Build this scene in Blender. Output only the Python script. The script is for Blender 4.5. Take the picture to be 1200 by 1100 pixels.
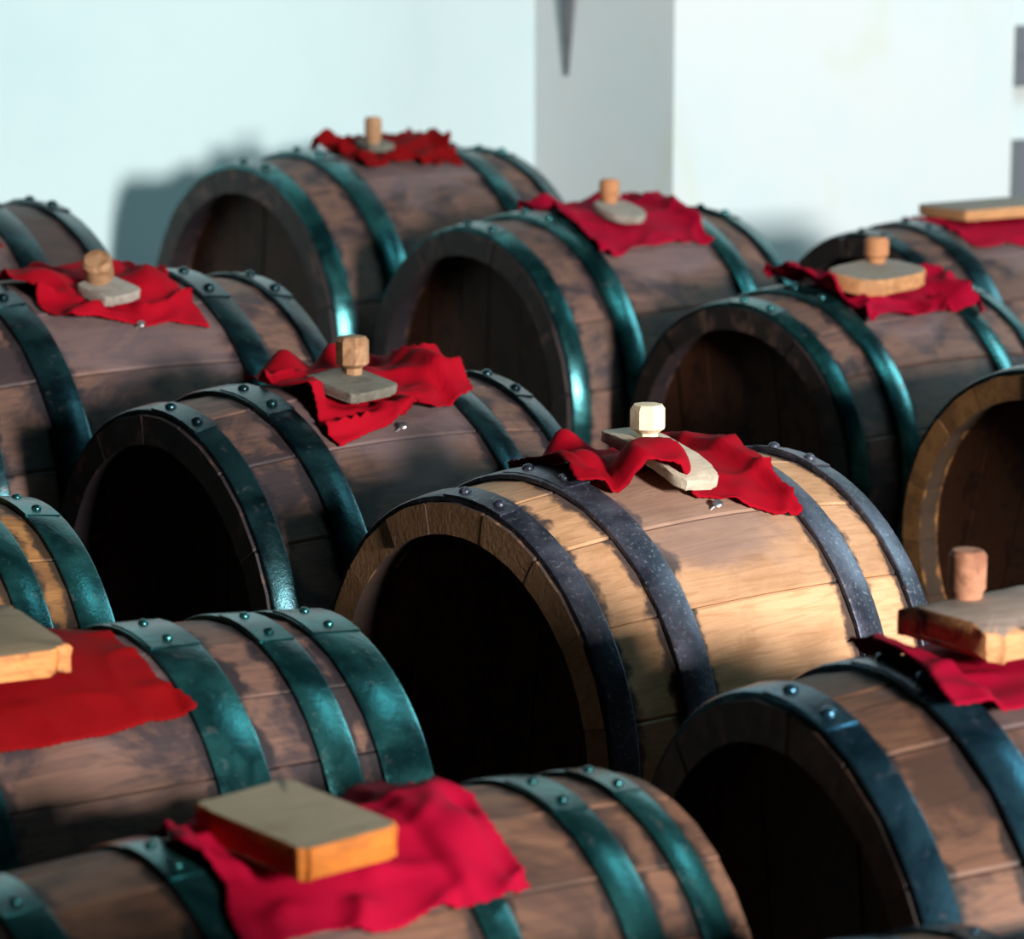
import bpy, bmesh, math, random
from mathutils import Vector, Matrix, noise

for o in list(bpy.data.objects):
    bpy.data.objects.remove(o)
S = bpy.context.scene
COL = S.collection
R = math.radians
U = 0.2                      # one survey unit in metres
FLOOR = 6.2                  # camera height above the floor, in survey units
YAW = R(36.0)                # direction of the wall and of the cask axes

def W(x, y, z):              # survey units (camera at origin) -> metres, floor at z = 0
    return Vector((x * U, y * U, (z + FLOOR) * U))

def AN(a, n, z):             # along-wall / away-from-window coordinates -> metres
    c, s = math.cos(YAW), math.sin(YAW)
    return W(a * c - n * s, a * s + n * c, z)

# ------------------------------------------------------------------ camera
cam = bpy.data.cameras.new('camera')
camo = bpy.data.objects.new('camera', cam)
COL.objects.link(camo)
camo.location = W(0, 0, 0)
camo.rotation_euler = (R(90 - 10.486), 0, 0)
cam.sensor_fit = 'HORIZONTAL'
cam.sensor_width = 36.0
cam.lens = 36.0 * 3391.0 / 1200.0
cam.clip_start = 0.05
cam.clip_end = 100
cam.dof.use_dof = True
cam.dof.focus_distance = 2.27
cam.dof.aperture_fstop = 8.5
S.camera = camo

# ------------------------------------------------------------------ world, window light, added wall fill, exposure
w = bpy.data.worlds.new('world')
S.world = w
w.use_nodes = True
bg = w.node_tree.nodes['Background']
bg.inputs['Color'].default_value = (0.35, 0.75, 0.9, 1)
bg.inputs['Strength'].default_value = 0.002

def area(name, loc, target, sx, sy, power, col):
    l = bpy.data.lights.new(name, 'AREA')
    l.shape = 'RECTANGLE'; l.size = sx; l.size_y = sy
    l.energy = power; l.color = col
    o = bpy.data.objects.new(name, l); COL.objects.link(o)
    o.location = loc
    o.rotation_euler = (Vector(target) - Vector(loc)).to_track_quat('-Z', 'Y').to_euler()
    return o

AIM = W(0.3, 14.0, -2.6)
KAZ, KEL, KD = R(32), R(11), 6.0
kdir = Vector((math.sin(KAZ) * math.cos(KEL), -math.cos(KAZ) * math.cos(KEL), math.sin(KEL)))
area('window_daylight', AIM + kdir * KD, AIM, 0.8, 0.7, 790, (1.0, 0.95, 0.90))
area('added_wall_fill', AN(30, 8, 8), AN(11, 19.5, -2), 1.6, 1.4, 80, (0.62, 0.93, 1.0))  # added cyan fill, lifts the cask shadows on the back wall
area('high_window_skylight', (2.75, 2.9, 4.1), W(0.0, 14.0, -2.6), 1.0, 0.8, 17, (0.45, 0.93, 1.0))

S.view_settings.view_transform = 'Standard'
S.view_settings.look = 'None'
S.view_settings.gamma = 1.0
S.view_settings.use_curve_mapping = False
S.view_settings.exposure = -0.18

# ------------------------------------------------------------------ helpers
def tag(o, label=None, cat=None, group=None, kind=None):
    if label: o['label'] = label
    if cat: o['category'] = cat
    if group: o['group'] = group
    if kind: o['kind'] = kind
    return o

def empty(name, loc, rz=0.0):
    o = bpy.data.objects.new(name, None)
    COL.objects.link(o)
    o.empty_display_size = 0.05
    o.location = loc
    o.rotation_euler = (0, 0, rz)
    return o

def mesh_obj(name, verts, faces, mat, parent=None, smooth=None):
    me = bpy.data.meshes.new(name)
    me.from_pydata([tuple(v) for v in verts], [], faces)
    bm = bmesh.new(); bm.from_mesh(me)
    bmesh.ops.recalc_face_normals(bm, faces=bm.faces)
    bm.to_mesh(me); bm.free()
    me.materials.append(mat)
    if smooth is not None:
        for p in me.polygons: p.use_smooth = True
        me.set_sharp_from_angle(angle=R(smooth))
    o = bpy.data.objects.new(name, me)
    COL.objects.link(o)
    if parent is not None: o.parent = parent
    return o

def box_vf(x0, x1, y0, y1, z0, z1):
    v = [(x, y, z) for x in (x0, x1) for y in (y0, y1) for z in (z0, z1)]
    f = [(0, 1, 3, 2), (4, 6, 7, 5), (0, 4, 5, 1), (2, 3, 7, 6), (0, 2, 6, 4), (1, 5, 7, 3)]
    return v, f

# ------------------------------------------------------------------ materials
class NT:
    def __init__(self, name):
        self.m = bpy.data.materials.new(name); self.m.use_nodes = True
        self.t = self.m.node_tree; self.n = self.t.nodes
        self.b = self.n['Principled BSDF']
    def link(self, a, b): self.t.links.new(a, b)
    def set(self, sock, v):
        if hasattr(v, 'is_linked') or isinstance(v, bpy.types.NodeSocket): self.link(v, sock)
        elif isinstance(v, (tuple, list)) and len(v) == 3 and sock.type == 'RGBA': sock.default_value = (*v, 1)
        else: sock.default_value = v
    def coord(self, scale=(1, 1, 1), seed=True):
        tc = self.n.new('ShaderNodeTexCoord')
        mp = self.n.new('ShaderNodeMapping')
        self.link(tc.outputs['Object'], mp.inputs['Vector'])
        mp.inputs['Scale'].default_value = scale
        if seed:
            oi = self.n.new('ShaderNodeObjectInfo')
            k = self.math('MULTIPLY', oi.outputs['Random'], 37.0)
            cx = self.n.new('ShaderNodeCombineXYZ')
            for i in range(3): self.link(k, cx.inputs[i])
            self.link(cx.outputs[0], mp.inputs['Location'])
        return mp.outputs[0]
    def obj(self):
        return self.n.new('ShaderNodeTexCoord').outputs['Object']
    def rnd(self):
        return self.n.new('ShaderNodeObjectInfo').outputs['Random']
    def noise(self, vec, scale, detail=4, rough=0.55, dist=0.0):
        x = self.n.new('ShaderNodeTexNoise')
        self.link(vec, x.inputs['Vector'])
        x.inputs['Scale'].default_value = scale; x.inputs['Detail'].default_value = detail
        x.inputs['Roughness'].default_value = rough; x.inputs['Distortion'].default_value = dist
        return x.outputs['Fac']
    def math(self, op, a, b=None, c=None):
        x = self.n.new('ShaderNodeMath'); x.operation = op
        for i, v in enumerate((a, b, c)):
            if v is not None: self.set(x.inputs[i], v)
        return x.outputs[0]
    def ramp(self, v, a, b, lo=0.0, hi=1.0):
        x = self.n.new('ShaderNodeMapRange'); x.interpolation_type = 'SMOOTHSTEP'
        self.set(x.inputs[0], v)
        for i, k in zip((1, 2, 3, 4), (a, b, lo, hi)): self.set(x.inputs[i], k)
        return x.outputs[0]
    def mix(self, f, a, b, mode='MIX'):
        x = self.n.new('ShaderNodeMix'); x.data_type = 'RGBA'; x.blend_type = mode
        self.set(x.inputs[0], f); self.set(x.inputs[6], a); self.set(x.inputs[7], b)
        return x.outputs[2]
    def bump(self, h, strength=0.3, dist=0.002):
        x = self.n.new('ShaderNodeBump')
        x.inputs['Strength'].default_value = strength; x.inputs['Distance'].default_value = dist
        self.link(h, x.inputs['Height']); self.link(x.outputs[0], self.b.inputs['Normal'])
    def out(self, col, rough=0.6, metal=0.0, spec=0.4):
        self.set(self.b.inputs['Base Color'], col); self.set(self.b.inputs['Roughness'], rough)
        self.set(self.b.inputs['Metallic'], metal); self.b.inputs['Specular IOR Level'].default_value = spec
        return self.m

def cask_wood(name, light, dark, stain, hoops, Rm, amount=0.5, spread=0.02, bung=None, rough=0.6, end=None):
    """stave wood: grain along x, blotches, black iron stain beside each hoop, wine stain round the bung"""
    m = NT(name)
    g1 = m.noise(m.coord((3.0, 40, 40)), 6.0, 6, 0.6, 0.6)
    g2 = m.noise(m.coord((1.2, 14, 14)), 9.0, 3, 0.5, 1.5)
    bl = m.noise(m.coord((6, 9, 9)), 2.0, 5, 0.65, 0.6)
    col = m.mix(m.ramp(g1, 0.35, 0.7), light, tuple(a * 0.72 + b * 0.28 for a, b in zip(light, dark)))
    col = m.mix(m.math('MULTIPLY', m.ramp(g2, 0.5, 0.62), 0.35), col, dark)
    col = m.mix(m.math('MULTIPLY', m.ramp(bl, 0.44, 0.62), amount), col, dark)
    hsv = m.n.new('ShaderNodeHueSaturation')
    m.set(hsv.inputs['Value'], m.math('MULTIPLY_ADD', m.rnd(), 0.35, 0.82)); m.link(col, hsv.inputs['Color'])
    col = hsv.outputs[0]
    sep = m.n.new('ShaderNodeSeparateXYZ'); m.link(m.obj(), sep.inputs[0])
    ax = m.math('ABSOLUTE', sep.outputs[0])
    d = None
    for c, hw in hoops:
        k = m.math('SUBTRACT', m.math('ABSOLUTE', m.math('SUBTRACT', ax, c)), hw)
        d = k if d is None else m.math('MINIMUM', d, k)
    wob = m.noise(m.coord((30, 30, 30)), 1.3, 3, 0.6)
    e = m.math('SUBTRACT', d, m.math('MULTIPLY', m.math('SUBTRACT', wob, 0.42), spread * 3.0))
    nrm = m.n.new('ShaderNodeSeparateXYZ'); m.link(m.n.new('ShaderNodeTexCoord').outputs['Normal'], nrm.inputs[0])
    side = m.ramp(m.math('ABSOLUTE', nrm.outputs[0]), 0.5, 0.7, 1.0, 0.0)
    col = m.mix(m.math('MULTIPLY', m.ramp(e, 0.0, spread * 0.6, 0.92, 0.0), side), col, stain)
    if end:                       # darker end grain, broken up by noise
        ek = m.math('MULTIPLY', m.math('SUBTRACT', 1.0, side), m.ramp(m.noise(m.coord((20, 20, 20)), 1.6, 3), 0.5, 0.7, 1.0, 0.25))
        col = m.mix(ek, col, end)
    if bung:
        vm = m.n.new('ShaderNodeVectorMath'); vm.operation = 'DISTANCE'
        m.link(m.obj(), vm.inputs[0]); vm.inputs[1].default_value = bung
        q = m.math('ADD', vm.outputs['Value'], m.math('MULTIPLY', m.math('SUBTRACT', m.noise(m.coord((7, 10, 10)), 2.0, 4), 0.5), Rm * 0.6))
        col = m.mix(m.ramp(q, Rm * 0.42, Rm * 0.62, 0.6, 0.0), col, tuple(0.5 * a + 0.5 * b for a, b in zip(stain, (0.30, 0.21, 0.22))))
    m.bump(m.math('ADD', g1, m.math('MULTIPLY', g2, 0.6)), 0.35, 0.0012)
    return m.out(col, rough, 0, 0.35)

def board_wood(name, light, dark, char=0.5, rough=0.7, sc=1.0, top=None):
    m = NT(name)
    g = m.noise(m.coord((6 * sc, 60 * sc, 60 * sc)), 5.0, 6, 0.6, 0.8)
    b = m.noise(m.coord((1, 1, 1)), 26.0 * sc, 4, 0.65, 0.6)
    col = m.mix(m.ramp(g, 0.35, 0.68), light, tuple(a * 0.6 + c * 0.4 for a, c in zip(light, dark)))
    col = m.mix(m.math('MULTIPLY', m.ramp(b, 0.5, 0.62), char), col, dark)
    if top:                       # grey upper face
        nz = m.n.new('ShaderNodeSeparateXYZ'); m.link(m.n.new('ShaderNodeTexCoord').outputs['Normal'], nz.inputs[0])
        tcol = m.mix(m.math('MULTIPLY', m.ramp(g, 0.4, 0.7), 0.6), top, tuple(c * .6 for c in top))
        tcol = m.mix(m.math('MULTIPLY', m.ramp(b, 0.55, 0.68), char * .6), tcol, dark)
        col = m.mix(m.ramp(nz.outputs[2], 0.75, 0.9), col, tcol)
    m.bump(g, 0.4, 0.0015)
    return m.out(col, rough, 0, 0.3)

def hoop_metal(name, c0, c1, rough=0.36, speck=0.2, metal=0.8):
    m = NT(name)
    a = m.noise(m.coord((1, 1, 1)), 18, 5, 0.6, 0.4)
    s = m.noise(m.coord((1, 1, 1)), 260, 3, 0.7)
    r = m.noise(m.coord((1, 1, 1)), 70, 4, 0.65)
    col = m.mix(m.ramp(a, 0.35, 0.66), c0, c1)
    col = m.mix(m.math('MULTIPLY', m.ramp(s, 0.55, 0.68), speck), col, (0.30, 0.30, 0.34))
    rust = m.ramp(r, 0.60, 0.70)
    col = m.mix(m.math('MULTIPLY', rust, 0.6), col, (0.05, 0.022, 0.02))
    m.bump(m.math('ADD', s, r), 0.35, 0.0008)
    return m.out(col, m.math('MULTIPLY_ADD', a, 0.25, rough - 0.1), m.math('MULTIPLY_ADD', rust, -0.5, metal), 0.5)

def cloth_mat(name, c, dark):
    m = NT(name)
    wv = m.noise(m.coord((1, 1, 1), False), 900, 2, 0.5)
    st = m.noise(m.coord((1, 1, 1)), 14, 4, 0.6)
    col = m.mix(m.ramp(st, 0.45, 0.75, 0, 0.5), c, dark)
    m.bump(wv, 0.25, 0.0006)
    return m.out(col, 0.85, 0, 0.1)

def plaster(name, c, c2, stain=None):
    m = NT(name)
    a = m.noise(m.coord((1, 1, 1), False), 2.2, 5, 0.6, 0.4)
    b = m.noise(m.coord((1, 1, 1), False), 30, 4, 0.6)
    col = m.mix(m.ramp(a, 0.4, 0.72), c, c2)
    if stain:
        s = m.noise(m.coord((1.5, 1.5, 1), False), 3.5, 4, 0.6, 0.8)
        col = m.mix(m.ramp(s, 0.55, 0.75, 0, 0.4), col, stain)
    m.bump(b, 0.15, 0.004)
    return m.out(col, 0.9, 0, 0.2)

M_WALL = plaster('white_plaster', (0.55, 0.70, 0.73), (0.50, 0.67, 0.71))
M_PIER = plaster('white_pier_plaster', (0.66, 0.71, 0.72), (0.60, 0.70, 0.73), (0.60, 0.63, 0.50))
M_FLOOR = plaster('dark_floor', (0.035, 0.03, 0.028), (0.02, 0.018, 0.018))
M_STAND = board_wood('stand_wood', (0.06, 0.04, 0.03), (0.03, 0.02, 0.015), 0.5)
M_DARKFRAME = board_wood('frame_grey_wood', (0.16, 0.17, 0.19), (0.09, 0.10, 0.11), 0.4)
M_PANE = NT('pale_pane').out((0.7, 0.78, 0.78), 0.3)
M_NAIL = NT('nail_steel').out((0.45, 0.45, 0.47), 0.35, 0.9)

HOOP_TEAL = hoop_metal('hoop_teal_steel', (0.007, 0.048, 0.056), (0.036, 0.175, 0.18), 0.22, 0.05)
HOOP_BLUE = hoop_metal('hoop_blue_steel', (0.010, 0.040, 0.068), (0.042, 0.13, 0.19), 0.22, 0.08)
HOOP_SLATE = hoop_metal('hoop_slate_speckled_steel', (0.028, 0.034, 0.055), (0.12, 0.13, 0.18), 0.40, 0.55, 0.6)
HOOP_DARK = hoop_metal('hoop_dark_steel', (0.005, 0.020, 0.028), (0.022, 0.075, 0.088), 0.24, 0.05)

# ------------------------------------------------------------------ the room
def wall_box(name, a0, a1, n0, n1, z0, z1, mat):
    v = [AN(a, n, z) for a in (a0, a1) for n in (n0, n1) for z in (z0, z1)]
    f = box_vf(0, 1, 0, 1, 0, 1)[1]
    return tag(mesh_obj(name, v, f, mat), kind='structure')

WN = 19.5                                   # the wall's distance
wall_box('wall_back', 4.0, 18.48, WN, WN + 1.2, -6.2, 9.0, M_WALL)
wall_box('wall_right', 22.0, 34.0, WN, WN + 1.2, -6.2, 9.0, M_WALL)
pl = [(14.40, WN), (14.67, 18.0), (18.48, 18.0), (18.48, WN)]          # splayed pier
v = [AN(a, n, z) for z in (-6.2, 9.0) for a, n in pl]
tag(mesh_obj('wall_pier', v, [(0, 1, 2, 3), (7, 6, 5, 4), (0, 4, 5, 1), (1, 5, 6, 2), (2, 6, 7, 3), (3, 7, 4, 0)], M_PIER), kind='structure')
fl = mesh_obj('floor', *box_vf(-6, 9, -4, 9, -0.05, 0), M_FLOOR); tag(fl, kind='structure')
# dark tapered wedge in the corner beside the pier
v = []
for (a, n, a2, n2) in ((14.455, 19.16, 14.44, 19.22), (14.448, 19.16, 14.36, 19.22), (14.47, 19.12, 14.42, 18.93), (14.48, 19.12, 14.53, 18.93)):
    v += [AN(a, n, -1.15), AN(a2, n2, 0.6)]
tag(mesh_obj('corner_wedge_1', v, [(0, 2, 3, 1), (2, 4, 5, 3), (4, 6, 7, 5), (6, 0, 1, 7), (0, 6, 4, 2), (1, 3, 5, 7)], M_DARKFRAME), kind='structure')
# framed opening beyond the pier
win = empty('window_1', AN(20.0, WN + .3, -6.2)); tag(win, kind='structure')
def win_part(name, a0, a1, n0, n1, z0, z1, mat):
    o = mesh_obj(name, [AN(a, n, z) - win.location for a in (a0, a1) for n in (n0, n1) for z in (z0, z1)], box_vf(0, 1, 0, 1, 0, 1)[1], mat, win)
    return o
win_part('window_frame', 18.5, 22, WN + .1, WN + .5, -6.2, -1.95, M_DARKFRAME)
win_part('window_frame', 18.5, 22, WN + .1, WN + .5, -1.42, -0.86, M_DARKFRAME)
win_part('pane', 18.5, 22, WN + .32, WN + .4, -1.95, -1.42, M_PANE)
win_part('pane', 18.5, 22, WN + .32, WN + .4, -.86, 9, M_PANE)

# ------------------------------------------------------------------ casks
NST = 16
def cask(spec):
    n, pos, Rm, half, yaw, kk = spec['n'], spec['pos'], spec['R'] * U, spec['half'] * U, R(spec['yaw']), spec['kk'] / U
    rnd = random.Random(hash_(n))
    base = W(pos[0], pos[1], pos[2])
    z0 = (1 + 0.03) * Rm                                   # empty at the cask's lowest point, meshes centred on the axis
    root = empty('wine_cask', base - Vector((0, 0, z0)), yaw)
    tag(root, spec['label'], 'barrel', spec.get('group', 'wooden casks lying in rows'))
    C = Vector((0, 0, z0))
    prof = lambda t: Rm - kk * t * t
    roll = R(spec.get('roll', 12))
    hs = [((a + b) / 2 * U, abs(a - b) / 2 * U) for a, b in spec['hoops']]
    L = spec['wood']
    bungp = (0, -math.sin(roll) * Rm, z0 + math.cos(roll) * Rm)
    wood = cask_wood('stave_wood_' + n, L[0], L[1], L[2], hs, Rm, L[3], L[4] if len(L) > 4 else 0.012, bungp, end=spec.get('end'))
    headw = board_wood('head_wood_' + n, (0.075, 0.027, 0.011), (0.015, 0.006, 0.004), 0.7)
    th = 0.125 * Rm
    # staves
    ang = [2 * math.pi * i / NST + rnd.uniform(-.05, .05) for i in range(NST)]
    off = rnd.uniform(0, .4)
    NX = 9
    for i in range(NST):
        a0 = ang[i] + off; a1 = (ang[(i + 1) % NST] + (2 * math.pi if i == NST - 1 else 0)) + off
        proud = rnd.uniform(-.003, .003) * Rm
        cols = [(.004, -.0055), (.03, 0), (.5, 0.002), (.97, 0), (.996, -.0055)]
        v = []; 
        endj = rnd.uniform(-.006, .006) * Rm
        for k in range(NX + 1):
            t = (-1 + 2 * k / NX) * (half + endj)
            ro = prof(t) + proud * (1 - (t / half) ** 2)
            for (u, dr) in cols:
                a = a0 + (a1 - a0) * u; r = ro + dr * Rm
                v.append((t, -math.sin(a) * r, z0 + math.cos(a) * r))
            for u in (.996, .67, .33, .004):
                a = a0 + (a1 - a0) * u; r = ro - th
                v.append((t, -math.sin(a) * r, z0 + math.cos(a) * r))
        P = 9; f = []
        for k in range(NX):
            for j in range(P):
                f.append((k * P + j, k * P + (j + 1) % P, (k + 1) * P + (j + 1) % P, (k + 1) * P + j))
        f.append(tuple(range(P))); f.append(tuple(NX * P + j for j in range(P)))
        mesh_obj('stave', v, f, wood, root, 25)
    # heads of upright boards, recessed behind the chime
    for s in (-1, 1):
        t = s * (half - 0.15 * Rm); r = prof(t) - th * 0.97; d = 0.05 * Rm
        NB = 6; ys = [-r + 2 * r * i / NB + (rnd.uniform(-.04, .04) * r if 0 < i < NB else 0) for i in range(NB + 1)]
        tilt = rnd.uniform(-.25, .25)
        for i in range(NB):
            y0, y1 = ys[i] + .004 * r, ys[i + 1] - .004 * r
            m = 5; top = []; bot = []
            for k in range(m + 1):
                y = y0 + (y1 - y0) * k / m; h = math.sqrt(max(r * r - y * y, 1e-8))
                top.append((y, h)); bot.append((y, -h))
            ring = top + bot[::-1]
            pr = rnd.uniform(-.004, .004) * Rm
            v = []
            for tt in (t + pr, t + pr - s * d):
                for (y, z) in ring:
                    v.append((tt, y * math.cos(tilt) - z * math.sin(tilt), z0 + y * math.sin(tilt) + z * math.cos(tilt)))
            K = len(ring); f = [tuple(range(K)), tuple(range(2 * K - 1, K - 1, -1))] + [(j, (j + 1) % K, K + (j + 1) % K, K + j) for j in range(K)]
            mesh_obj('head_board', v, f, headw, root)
    # hoops with lap plate and rivets
    hm = spec.get('metal', HOOP_TEAL)
    for s in (-1, 1):
        for (a, b) in spec['hoops']:
            t0, t1 = s * a * U, s * b * U
            NS = 72; v = []
            tl = rnd.uniform(-.006, .006) * Rm
            ht = 0.024 * Rm
            for k in range(NS):
                an = 2 * math.pi * k / NS
                wv = 0.003 * Rm * math.sin(3 * an + a * 9) + tl * math.cos(an)
                for (tt, dr) in ((t0, 0.001 * Rm), (t0, ht * .8), (t0 * .94 + t1 * .06, ht), (t0 * .06 + t1 * .94, ht), (t1, ht * .8), (t1, 0.001 * Rm)):
                    r = prof(tt) + dr + 0.002 * Rm
                    v.append((tt + wv, -math.sin(an) * r, z0 + math.cos(an) * r))
            f = [(k * 6 + j, k * 6 + (j + 1) % 6, ((k + 1) % NS) * 6 + (j + 1) % 6, ((k + 1) % NS) * 6 + j) for k in range(NS) for j in range(6)]
            hoop = mesh_obj('hoop', v, f, hm, root, 35)
            lapc = R(spec.get('lap', 3)) + rnd.uniform(-.05, .05)
            v = []; tm = (t0 + t1) / 2; hw = abs(t1 - t0) / 2 * .96
            angs = [lapc + R(x) for x in (-11, -5, 0, 5, 11)]
            for an in angs:
                for (tt, dr) in ((tm - hw, ht * .9), (tm - hw, ht * 1.22), (tm + hw, ht * 1.22), (tm + hw, ht * .9)):
                    r = prof(tt) + dr + .001 * Rm
                    v.append((tt, -math.sin(an) * r, z0 + math.cos(an) * r))
            f = [(k * 4 + j, k * 4 + (j + 1) % 4, (k + 1) * 4 + (j + 1) % 4, (k + 1) * 4 + j) for k in range(4) for j in range(4)] + [(0, 1, 2, 3), (19, 18, 17, 16)]
            mesh_obj('hoop_lap', v, f, hm, hoop, 35)
            for da in (-6.5, 6.5):
                an = lapc + R(da); r = prof(tm) + ht * 1.25
                nrm = Vector((0, -math.sin(an), math.cos(an))); ta = Vector((1, 0, 0)); tb = nrm.cross(ta)
                c = Vector((tm, 0, z0)) + nrm * r
                rr = 0.025 * Rm; v = []; 
                for (q, hh) in ((1.0, -.2), (1.0, .25), (.7, .6), (.3, .75)):
                    for k in range(8):
                        x = 2 * math.pi * k / 8
                        v.append(c + (ta * math.cos(x) + tb * math.sin(x)) * rr * q + nrm * rr * hh)
                f = [(q * 8 + k, q * 8 + (k + 1) % 8, q * 8 + 8 + (k + 1) % 8, q * 8 + 8 + k) for q in range(3) for k in range(8)] + [tuple(range(24, 32)), tuple(range(7, -1, -1))]
                mesh_obj('rivet', v, f, hm, hoop, 50)
    # nail below the bung
    if spec.get('nail'):
        an = R(spec['nail']); nrm = Vector((0, -math.sin(an), math.cos(an))); ta = Vector((1, 0, 0)); tb = nrm.cross(ta)
        c = Vector((0, 0, z0)) + nrm * Rm; v = []
        for (q, hh) in ((.35, -.4), (.35, .9), (1.0, 1.0), (.9, 1.4)):
            for k in range(8):
                x = 2 * math.pi * k / 8
                v.append(c + (ta * math.cos(x) + tb * math.sin(x)) * .016 * U * 1.3 * q + nrm * .02 * U * hh + ta * .004 * hh)
        f = [(q * 8 + k, q * 8 + (k + 1) % 8, q * 8 + 8 + (k + 1) % 8, q * 8 + 8 + k) for q in range(3) for k in range(8)] + [tuple(range(24, 32)), tuple(range(7, -1, -1))]
        mesh_obj('nail', v, f, M_NAIL, root, 50)
    spec.update(root=root, z0=z0, prof=prof, Rm=Rm, yawr=yaw, basez=base - Vector((0, 0, z0)), hs=hs)
    return root

def hash_(s):
    return sum((i + 1) * ord(c) * 7919 for i, c in enumerate(s))

def stand(spec):
    """two saddles on legs joined by rails: the cask's cradle"""
    Rm, half = spec['Rm'], spec['half'] * U
    bx = spec['basez']; loc = Vector((bx.x, bx.y, 0)); zb = bx.z
    st = empty('cask_stand', loc, spec['yawr'])
    tag(st, 'dark wooden cradle stand under the ' + spec['short'], 'stand', 'cradle stands under the casks')
    for s in (-1, 1):
        t = s * half * .52; rr = spec['prof'](t) + 0.001; wd = Rm * .3; hw = 0.018
        pts = [(-wd, zb + spec['z0'] - rr), (wd, zb + spec['z0'] - rr)]
        low = zb - 0.06
        ring = [(-wd, low)] + pts + [(wd, low)]
        v = [(t - hw, y, z) for y, z in ring] + [(t + hw, y, z) for y, z in ring]
        K = len(ring); f = [tuple(range(K)), tuple(range(2 * K - 1, K - 1, -1))] + [(j, (j + 1) % K, K + (j + 1) % K, K + j) for j in range(K)]
        mesh_obj('saddle', v, f, M_STAND, st)
        for q in (-1, 1):
            v, f = box_vf(t - .02, t + .02, q * wd * .8 - .02, q * wd * .8 + .02, 0, low)
            mesh_obj('leg', v, f, M_STAND, st)
    for q in (-1, 1):
        v, f = box_vf(-half * .52 + .02, half * .52 - .02, q * wd * .8 - .012, q * wd * .8 + .012, zb - .14, zb - .10)
        mesh_obj('rail', v, f, M_STAND, st)

# shape defaults of the short casks, as fractions of R
def std_hoops(Rq): return [(.872 * Rq, .764 * Rq), (.533 * Rq, .393 * Rq)]

def wd(light, dark, stain=(0.02, 0.018, 0.022), amt=.5, spread=.012): return (light, dark, stain, amt, spread)
PALE = wd((0.63, 0.355, 0.195), (0.34, 0.165, 0.065), (0.03, 0.026, 0.03), .40, .012)
BROWN = wd((0.20, 0.10, 0.06), (0.08, 0.036, 0.023), (0.03, 0.022, 0.024), .65, .012)
GREY = wd((0.150, 0.078, 0.055), (0.028, 0.019, 0.024), (0.012, 0.010, 0.014), .92, .013)
TAN = wd((0.185, 0.090, 0.054), (0.045, 0.023, 0.018), (0.016, 0.012, 0.012), .8, .010)
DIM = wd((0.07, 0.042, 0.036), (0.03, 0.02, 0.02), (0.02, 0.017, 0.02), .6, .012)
ORANGE = wd((0.30, 0.14, 0.045), (0.09, 0.036, 0.014), (0.02, 0.015, 0.012), .6, .010)

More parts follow.
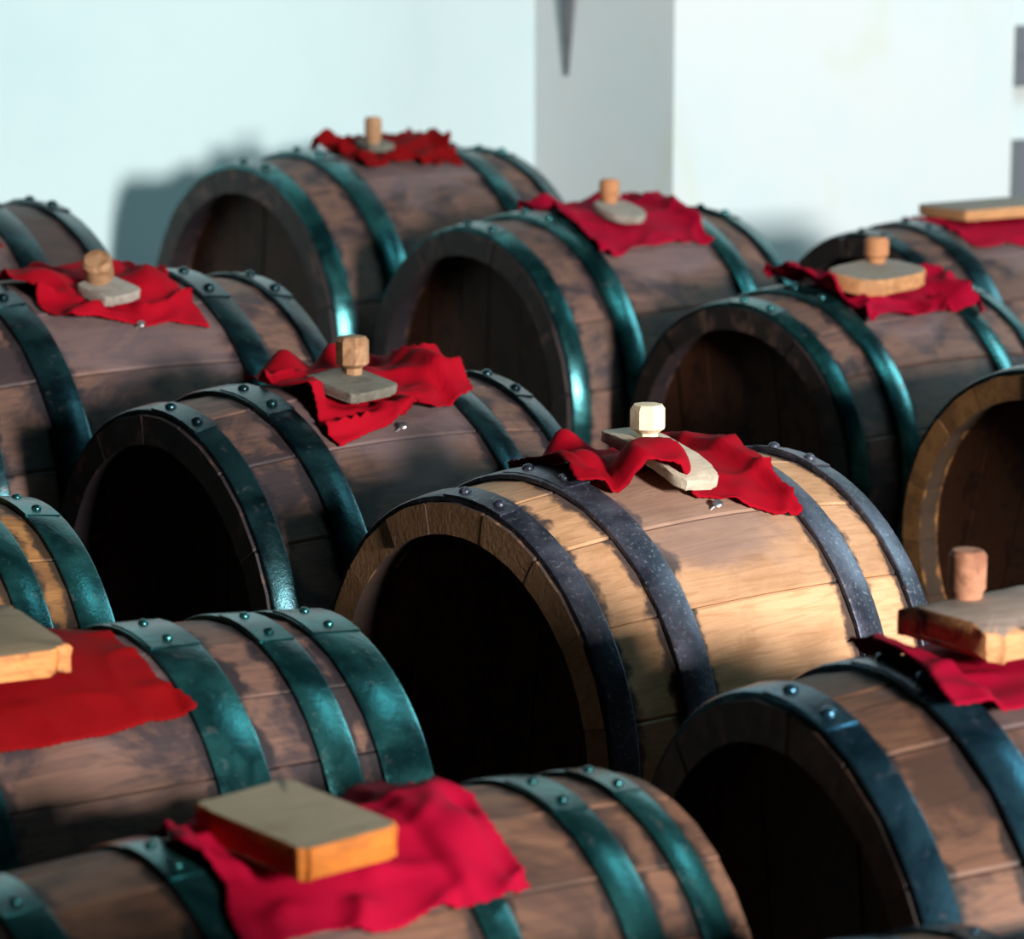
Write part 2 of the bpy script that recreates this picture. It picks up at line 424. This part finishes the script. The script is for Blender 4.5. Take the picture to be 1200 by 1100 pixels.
CASKS = [
 dict(n='A', pos=(.484, 11.548, -3.097), R=1.0, half=.884, yaw=38.11, kk=.102, wood=PALE, metal=HOOP_SLATE, roll=12, nail=29, short='pale golden cask',
      label='pale golden wooden cask with speckled slate-grey hoops and a clean light belly'),
 dict(n='E', end=(0.013, 0.007, 0.005), pos=(-.846, 13.202, -3.07), R=1.05, half=.929, yaw=37.01, kk=.0972, wood=GREY, metal=HOOP_DARK, roll=15, nail=32, lap=9, short='brown cask just behind the pale golden one',
      label='greyish brown cask with nearly black hoops right behind the pale golden cask'),
 dict(n='F', end=(0.013, 0.007, 0.005), pos=(-2.28, 15.067, -2.996), R=1.231, half=1.089, yaw=34.9, kk=.0829, wood=GREY, metal=HOOP_DARK, roll=20, nail=32.5, lap=10, short='mauve-brown cask with the leaning peg',
      label='mauve-brown cask under the leaning peg, between the wall and the greyish brown cask'),
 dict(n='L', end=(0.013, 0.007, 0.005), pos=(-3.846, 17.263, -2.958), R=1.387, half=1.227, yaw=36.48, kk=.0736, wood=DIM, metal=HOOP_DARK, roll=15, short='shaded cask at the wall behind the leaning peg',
      label='dark shaded cask with black hoops behind the leaning peg, close to the wall'),
 dict(n='B', pos=(1.623, 8.775, -3.231), R=1.03, half=.911, yaw=24.55, kk=.0991, wood=TAN, metal=HOOP_BLUE, roll=2, short='reddish cask with the thick arched block',
      label='reddish brown grained cask with blue hoops under the thick arched peg block'),
 dict(n='I', end=(0.013, 0.007, 0.005), pos=(1.999, 17.179, -3.07), R=1.026, half=.907, yaw=38.64, kk=.0994, wood=GREY, metal=HOOP_TEAL, roll=12, lap=8, short='cask carrying the long rounded board',
      label='olive-brown cask with bright teal hoops carrying the long rounded peg board'),
 dict(n='H', end=(0.013, 0.007, 0.005), pos=(.531, 18.897, -2.933), R=1.168, half=1.033, yaw=36.66, kk=.0873, wood=GREY, metal=HOOP_TEAL, roll=15, short='cask with the round grey lid and wide crimson cloth',
      label='brown cask with teal hoops under a wide flat crimson cloth and round grey lid'),
 dict(n='G', end=(0.013, 0.007, 0.005), pos=(-1.013, 20.902, -2.807), R=1.293, half=1.143, yaw=37.55, kk=.0789, wood=GREY, metal=HOOP_TEAL, roll=10, short='largest cask against the white wall',
      label='largest brown cask, standing right against the white wall'),
 dict(n='J', pos=(3.33, 14.733, -3.087), R=1.008, half=.891, yaw=35.77, kk=.1012, wood=ORANGE, metal=HOOP_DARK, roll=10, short='cask showing an orange-brown rim',
      label='cask showing only a broad orange-brown rim around its dark recessed head'),
 dict(n='K', end=(0.013, 0.007, 0.005), pos=(3.163, 20.361, -3.033), R=1.062, half=.939, yaw=33.7, kk=.0961, wood=GREY, metal=HOOP_DARK, roll=10, short='cask with the large flat plank',
      label='brown cask in front of the pier carrying a large flat plank'),
 dict(n='M', pos=(-2.589, 10.696, -2.96), R=.811, half=.876, yaw=34.96, kk=.0843, wood=ORANGE, metal=HOOP_TEAL, roll=10, short='cask of which only two teal hoops show',
      hoops=[(.874, .719), (.604, .47), (.33, .2)], label='rusty brown cask showing only its teal-hooped end behind the dark red cloth'),
 dict(n='D', pos=(-1.591, 9.131, -3.024), R=.748, half=1.179, yaw=34.56, kk=.0429, wood=GREY, metal=HOOP_TEAL, roll=8, lap=6, short='long cask with the dark red cloth',
      hoops=[(1.172, .975), (.892, .753), (.547, .359)], label='long mauve-brown cask with wide teal hoops under the dark red cloth'),
 dict(n='C', pos=(-.633, 7.61, -3.092), R=.684, half=1.209, yaw=33.74, kk=.0374, wood=TAN, metal=HOOP_TEAL, roll=10, short='long cask with the bare rectangular block',
      hoops=[(1.128, 1.025), (.898, .774), (.435, .331)], label='long brown cask with narrow teal hoops under a bare rectangular wooden block'),
 dict(n='O', pos=(.71, 4.04, -2.23), R=.70, half=1.1, yaw=36, kk=.04, wood=TAN, metal=HOOP_BLUE, roll=10, short='added cask out of view',  # added out of view to shade the front end of cask C
      hoops=[(1.08, .97), (.80, .69), (.4, .3)], label='added cask out of view, shading the front end of the cask with the bare rectangular block'),
 dict(n='N', pos=(.369, 6.51, -3.09), R=.60, half=1.057, yaw=33.7, kk=.04, wood=TAN, metal=HOOP_BLUE, roll=10, short='cask cut off below the reddish cask',
      hoops=[(1.04, .94), (.775, .67), (.39, .29)], label='cask of which only hoop tops show, below the blue-hooped reddish cask'),
]
BY = {}
for c in CASKS:
    if 'hoops' not in c: c['hoops'] = std_hoops(c['R'])
    cask(c); stand(c)
    BY[c['n']] = c

# ------------------------------------------------------------------ cloths
def surf_r(c, t, pad=True):
    r = c['prof'](t)
    if pad:
        bump = 0.0
        for (hc, hw) in c['hs']:
            d = abs(abs(t) - hc) - hw
            k = max(0.0, min(1.0, 1 - d / 0.008))
            bump = max(bump, k * k * (3 - 2 * k))
        r += (0.034 + .012) * c['Rm'] * bump
    return r

def sm(a, b, x):
    k = max(0.0, min(1.0, (x - a) / (b - a))); return k * k * (3 - 2 * k)

def cloth(key, corners, mat, label, board=None, amp=.03, lifts=(), seed=1, edge=.02, nu=56, nv=46, freq=5.0, zig=.003, over=()):
    """corners: (t, theta deg) front-left, front-right, back-right, back-left on the cask's back"""
    c = BY[key]; Rm = c['Rm']; z0 = c['z0']
    v = []; f = []
    cs = [Vector((t * U, R(th))) for t, th in corners]
    for j in range(nv + 1):
        for i in range(nu + 1):
            u, w_ = i / nu, j / nv
            p = (cs[0] * (1 - u) + cs[1] * u) * (1 - w_) + (cs[3] * (1 - u) + cs[2] * u) * w_
            # uneven, pinked edges
            e = edge * U
            nx = noise.noise(Vector((u * 4, w_ * 4, seed * 7.1))); ny = noise.noise(Vector((u * 4, w_ * 4, seed * 7.1 + 40)))
            p = p + Vector((nx * e * 2, ny * e * 2 / Rm))
            zz = zig * U * (1 if (i + j) % 2 else -1)
            if i in (0, nu): p.x += zz
            if j in (0, nv): p.y += zz / Rm
            t, th = p
            r = surf_r(c, t) + 0.008 * Rm
            # wrinkles: ridged noise with long folds
            q = Vector((t / U * freq * .8 + seed * 3.3, th * Rm / U * freq, seed * 1.7))
            wr = 1 - abs(noise.noise(q)) * 2.2
            wr2 = noise.noise(q * 2.3 + Vector((9, 3, 1)))
            h = amp * U * (max(0, wr) ** 2 * 1.1 + .35 * max(0, wr2 + .2))
            ed = min(u, 1 - u, w_, 1 - w_)
            h *= .55 + .75 * (1 - sm(0, .25, ed))
            free = 1.0
            if board:
                bt, bth, brot, lx, ly = board
                dx, dy = t - bt * U, (th - R(bth)) * Rm
                x = dx * math.cos(brot) + dy * math.sin(brot); y = -dx * math.sin(brot) + dy * math.cos(brot)
                d = max(abs(x) - lx * U / 2, abs(y) - ly * U / 2)
                free = sm(-0.002, .05 * U, d)
                # pucker close to the board
                h += free * amp * U * .5 * max(0, 1 - d / (.12 * U)) * (0.5 + 0.5 * math.sin(math.atan2(y, x) * 9 + seed))
            for (lt, lth, lh, lr) in lifts:
                dd = math.hypot(t - lt * U, (th - R(lth)) * Rm) / (lr * U)
                h += free * lh * U * math.exp(-dd * dd * 1.5)
            h = h * free
            for (lt, lth, lh, lr) in over:
                dd = math.hypot(t - lt * U, (th - R(lth)) * Rm) / (lr * U)
                h = max(h, lh * U * sm(1.15, .55, dd) * (1 + .12 * wr2))
            r += h + .002 * Rm
            v.append((t, -math.sin(th) * r, z0 + math.cos(th) * r))
    for j in range(nv):
        for i in range(nu):
            k = j * (nu + 1) + i
            f.append((k, k + 1, k + nu + 2, k + nu + 1))
    o = mesh_obj('red_cloth', v, f, mat, None, 60)
    o.location = c['basez']; o.rotation_euler = (0, 0, c['yawr'])
    md = o.modifiers.new('thick', 'SOLIDIFY'); md.thickness = 0.0012; md.offset = 0
    return tag(o, label, 'cloth', 'red cloths draped on the casks')

# ------------------------------------------------------------------ stopper boards and pegs
def peg_mesh(name, base, axis, prof, seg, mat, parent, rot=0.0, sm_ang=35):
    axis = axis.normalized(); ta = axis.orthogonal().normalized(); tb = axis.cross(ta)
    v = []
    for (r, h) in prof:
        for k in range(seg):
            x = 2 * math.pi * (k + rot) / seg
            v.append(base + (ta * math.cos(x) + tb * math.sin(x)) * r * U + axis * h * U)
    P = len(prof)
    f = [(q * seg + k, q * seg + (k + 1) % seg, q * seg + seg + (k + 1) % seg, q * seg + seg + k) for q in range(P - 1) for k in range(seg)]
    f += [tuple(range((P - 1) * seg, P * seg)), tuple(range(seg - 1, -1, -1))]
    return mesh_obj(name, v, f, mat, parent, sm_ang)

def stopper(key, t, th, rot, lx, ly, lz, mat, label, p=8, peg=None, pegmat=None, rough=.01, arch=0.0, lift=.034, tilt=None, seed=3, side=None):
    """board lying tangent to the cask's back at (t, theta); lx along the axis, ly across"""
    c = BY[key]; Rm = c['Rm']; z0 = c['z0']; rn = random.Random(seed)
    root = empty('stopper_board' if peg else 'wooden_block', (0, 0, 0))
    tl = R(th if tilt is None else tilt)
    an = R(th); r = surf_r(c, t * U) + lift * U
    nrm = Vector((0, -math.sin(an), math.cos(an)))
    up = Vector((0, -math.sin(tl), math.cos(tl))); ax = Vector((1, 0, 0)); ay = up.cross(ax)
    cr, sr = math.cos(rot), math.sin(rot)
    bx = ax * cr + ay * sr; by = -ax * sr + ay * cr
    cen = Vector((t * U, 0, z0)) + nrm * r
    root.location = c['basez'] + Matrix.Rotation(c['yawr'], 3, 'Z') @ cen
    root.rotation_euler = (0, 0, c['yawr'])
    N = 40; outl = []
    for k in range(N):
        a = 2 * math.pi * (k + .5) / N
        ca, sa = math.cos(a), math.sin(a)
        x = math.copysign(abs(ca) ** (2 / p), ca) * lx / 2; y = math.copysign(abs(sa) ** (2 / p), sa) * ly / 2
        outl.append((x + rn.uniform(-1, 1) * rough * .5, y + rn.uniform(-1, 1) * rough * .5))
    rings = [(.985, 0, 1.2), (1.0, .08, 1), (1.0, .5, .6), (1.0, .92, .5), (.975, 1.0, .1), (.5, 1.0, 0)]
    v = []
    for (s_, hz, jt) in rings:
        for (x, y) in outl:
            z = lz * hz + rn.uniform(-1, 1) * rough * jt * (.6 if hz < .95 else .1)
            if arch: z += arch * (1 - (2 * y / ly) ** 2) * (1 if hz > .4 else .9)
            if hz == 0: z = max(z, 0)
            xx = x * s_ + rn.uniform(-1, 1) * rough * .25 * (hz < .95); yy = y * s_ + rn.uniform(-1, 1) * rough * .25 * (hz < .95)
            if s_ == .5 and arch: z = lz + arch * (1 - (2 * yy / ly) ** 2)
            v.append((bx * xx + by * yy + up * z) * U)
    P = len(rings)
    f = [(q * N + k, q * N + (k + 1) % N, q * N + N + (k + 1) % N, q * N + N + k) for q in range(P - 1) for k in range(N)]
    f += [tuple(range((P - 1) * N, P * N)), tuple(range(N - 1, -1, -1))]
    mesh_obj('board', v, f, mat, root, 40)
    if peg:
        px, py, prof, seg, lean = peg
        base = (bx * px + by * py + up * (lz + arch - .01)) * U
        peg_mesh('peg', base, up + lean[0] * ax + lean[1] * ay, prof, seg, pegmat, root, .5)
    return tag(root, label, 'stopper' if peg else 'block', 'wooden stopper boards on the casks')

RED = cloth_mat('red_cloth_crimson', (0.31, 0.0008, 0.010), (0.18, 0.0006, 0.005))
PINK = cloth_mat('red_cloth_bright', (0.31, 0.0008, 0.022), (0.22, 0.0006, 0.012))
DRED = cloth_mat('red_cloth_deep', (0.17, 0.0005, 0.002), (0.10, 0.0005, 0.001))

GREYB = board_wood('board_grey', (0.33, 0.30, 0.26), (0.14, 0.12, 0.10), .5)
PALEB = board_wood('board_pale', (0.62, 0.54, 0.43), (0.36, 0.28, 0.20), .4)
DARKB = board_wood('board_dark_olive', (0.17, 0.16, 0.13), (0.07, 0.065, 0.05), .5)
TANB = board_wood('board_tan', (0.60, 0.30, 0.13), (0.16, 0.08, 0.04), .35, top=(0.26, 0.22, 0.18))
ORNB = board_wood('board_orange', (0.52, 0.155, 0.018), (0.16, 0.05, 0.012), .35, top=(0.27, 0.225, 0.15))
CHAR = board_wood('board_charred', (0.60, 0.30, 0.13), (0.03, 0.012, 0.008), .95, sc=.8, top=(0.30, 0.23, 0.19))
SPLIT = board_wood('board_splintered', (0.66, 0.27, 0.085), (0.06, 0.03, 0.02), .8, sc=.8, top=(0.20, 0.15, 0.09))
IVORY = board_wood('peg_ivory', (0.86, 0.73, 0.52), (0.72, 0.56, 0.36), .3)
PEGB = board_wood('peg_brown', (0.42, 0.24, 0.13), (0.18, 0.08, 0.035), .7)
PEGR = board_wood('peg_reddish', (0.46, 0.22, 0.13), (0.20, 0.075, 0.04), .7)
PEGO = board_wood('peg_orange', (0.52, 0.24, 0.11), (0.28, 0.10, 0.035), .6)

def pegp(r, h, neck=.75, nh=.03, cham=.02):
    return [(r * neck, -.02), (r * neck, nh), (r, nh + cham), (r, h - cham), (r * .8, h), (r * .4, h + .002)]

def upright(tilt): return (0, math.tan(R(tilt)))

cloth('A', [(-.46, 14), (.38, 36), (.56, -16), (-.34, -30)], RED, 'crimson cloth bunched round the ivory peg of the pale golden cask', (0, 10, R(-6), .22, .60), .022,
      [(-.32, 3, .07, .13), (-.14, -14, .13, .1)], 2, .025, over=[(-.15, 17, .16, .17)])
stopper('A', -.03, 11, R(-6), .22, .62, .045, PALEB, 'thin pale arched board with an ivory octagonal peg', 5, (.0, .09, pegp(.074, .145, .6), 8, upright(11)), IVORY, .008, .035, tilt=11)

cloth('E', [(-.33, 35), (.5, 23), (.58, -16), (-.34, -14)], RED, 'crimson cloth with lifted corners on the cask right behind the pale golden one', (-.066, 15, R(14), .27, .27), .05,
      [(-.12, -10, .12, .13), (.14, -9, .13, .1), (.42, 8, .09, .16), (-.3, 12, .05, .2), (.08, 26, .06, .07)], 5, .04)
stopper('E', -.066, 15.3, R(14), .31, .312, .045, DARKB, 'small square dark board with a chamfered brown peg', 9, (.079, .071, pegp(.077, .175, .6), 8, upright(12)), PEGB, .010, tilt=12.1)

cloth('F', [(-.38, 29), (.38, 35), (.48, -10), (-.46, -10)], RED, 'crimson cloth under the board with the leaning peg', (-.043, 20.7, R(21), .22, .2), .05,
      [(-.3, 8, .06, .15), (.25, 14, .07, .14), (.15, 2, .08, .12)], 8, .035)
stopper('F', -.043, 20.7, R(20), .26, .24, .05, GREYB, 'small grey board with a brown peg leaning over', 6, (.03, .09, pegp(.078, .17, .7), 14, (-.45, -.35)), PEGB, .010, tilt=17)

cloth('H', [(-.5, 36), (.46, 34), (.56, -14), (-.42, -14)], PINK, 'wide smooth crimson cloth under the round grey lid', (-.05, 16, R(4), .25, .30), .03,
      [(-.3, -6, .08, .14), (.2, -8, .09, .14), (-.35, 8, .04, .12)], 11, .03)
stopper('H', -.05, 16, R(4), .29, .34, .05, GREYB, 'round grey lid with a short orange peg', 2.6, (.01, .12, pegp(.066, .15, .8), 12, upright(15)), PEGO, .006)

cloth('I', [(-.40, 33), (.62, 33), (.62, -14), (-.40, -16)], PINK, 'ruffled crimson cloth under the long rounded board', (.0, 13, R(10), .62, .30), .06,
      [(-.36, -8, .07, .14), (.5, 26, .06, .12), (-.2, 28, .03, .12)], 14, .04)
stopper('I', 0.0, 13, R(11), .68, .38, .095, TANB, 'long thick rounded board with a lit front edge and orange peg', 3.4, (.16, .12, pegp(.076, .155, .75), 12, upright(9)), PEGO, .012, tilt=9)

cloth('G', [(-.44, 25), (.46, 23), (.54, -12), (-.42, -10)], DRED, 'crumpled dark red cloth on the largest cask by the wall', (-.15, 12, 0, .2, .2), .06,
      [(-.34, -4, .08, .1), (-.15, 4, .06, .1), (.3, 2, .06, .2)], 17, .04)
stopper('G', -.13, 10, 0, .22, .22, .05, DARKB, 'little dark board with a slim tall peg on the largest cask', 6, (-.03, -.02, pegp(.062, .19, .8), 10, upright(10)), PEGB, .01)

cloth('B', [(-.54, 21), (.55, 25), (.5, -22), (-.42, -22)], PINK, 'bright pinkish red cloth under the thick arched block', (-.09, -3, R(10), .5, .40), .018,
      [(-.5, -18, .03, .1)], 20, .02)
stopper('B', -.08, -3.5, R(12), .52, .44, .085, CHAR, 'thick arched charred block with a round reddish peg', 9, (-.05, .10, pegp(.060, .15, .85, .015, .015), 20, (0, 0)), PEGR, .014, .05, tilt=1)

cloth('C', [(-.34, 41), (.52, 40), (.5, -14), (-.34, -14)], PINK, 'bright red cloth under the bare rectangular wooden block', (-.05, 12, R(10), .28, .42), .03,
      [(.5, 4, .04, .1), (.42, 22, .05, .12), (.3, 10, .03, .1)], 23, .03)
stopper('C', -.051, 14, R(9), .335, .48, .09, ORNB, 'bare rectangular block, grey on top with raw orange end grain', 14, None, None, .012, 0, .03, tilt=3)

cloth('D', [(-.38, 44.5), (.35, 39), (.27, -10), (-.38, -10)], DRED, 'smooth dark red cloth on the long mauve-brown cask', (-.22, 8, R(-5), .42, .5), .012, [], 26, .02)
stopper('D', -.23, 8, R(-5), .47, .58, .085, SPLIT, 'splintered block with raw orange edges on the dark red cloth', 12, None, None, .022, 0, .03, tilt=2, seed=9)

cloth('K', [(-.36, 30), (.5, 33), (.5, -12), (-.38, -12)], PINK, 'crimson cloth under the large flat plank in front of the pier', (.2, 3, 0, .7, .4), .02, [], 29, .02)
stopper('K', .24, 3, R(3), 1.0, .52, .075, TANB, 'large flat plank on the cask in front of the pier', 12, None, None, .012, 0, .03, tilt=1)

cloth('L', [(-.5, 33), (.50, 35), (.5, -12), (-.5, -12)], DRED, 'corner of red cloth on the dark shaded cask near the wall', None, .03, [], 32, .03)
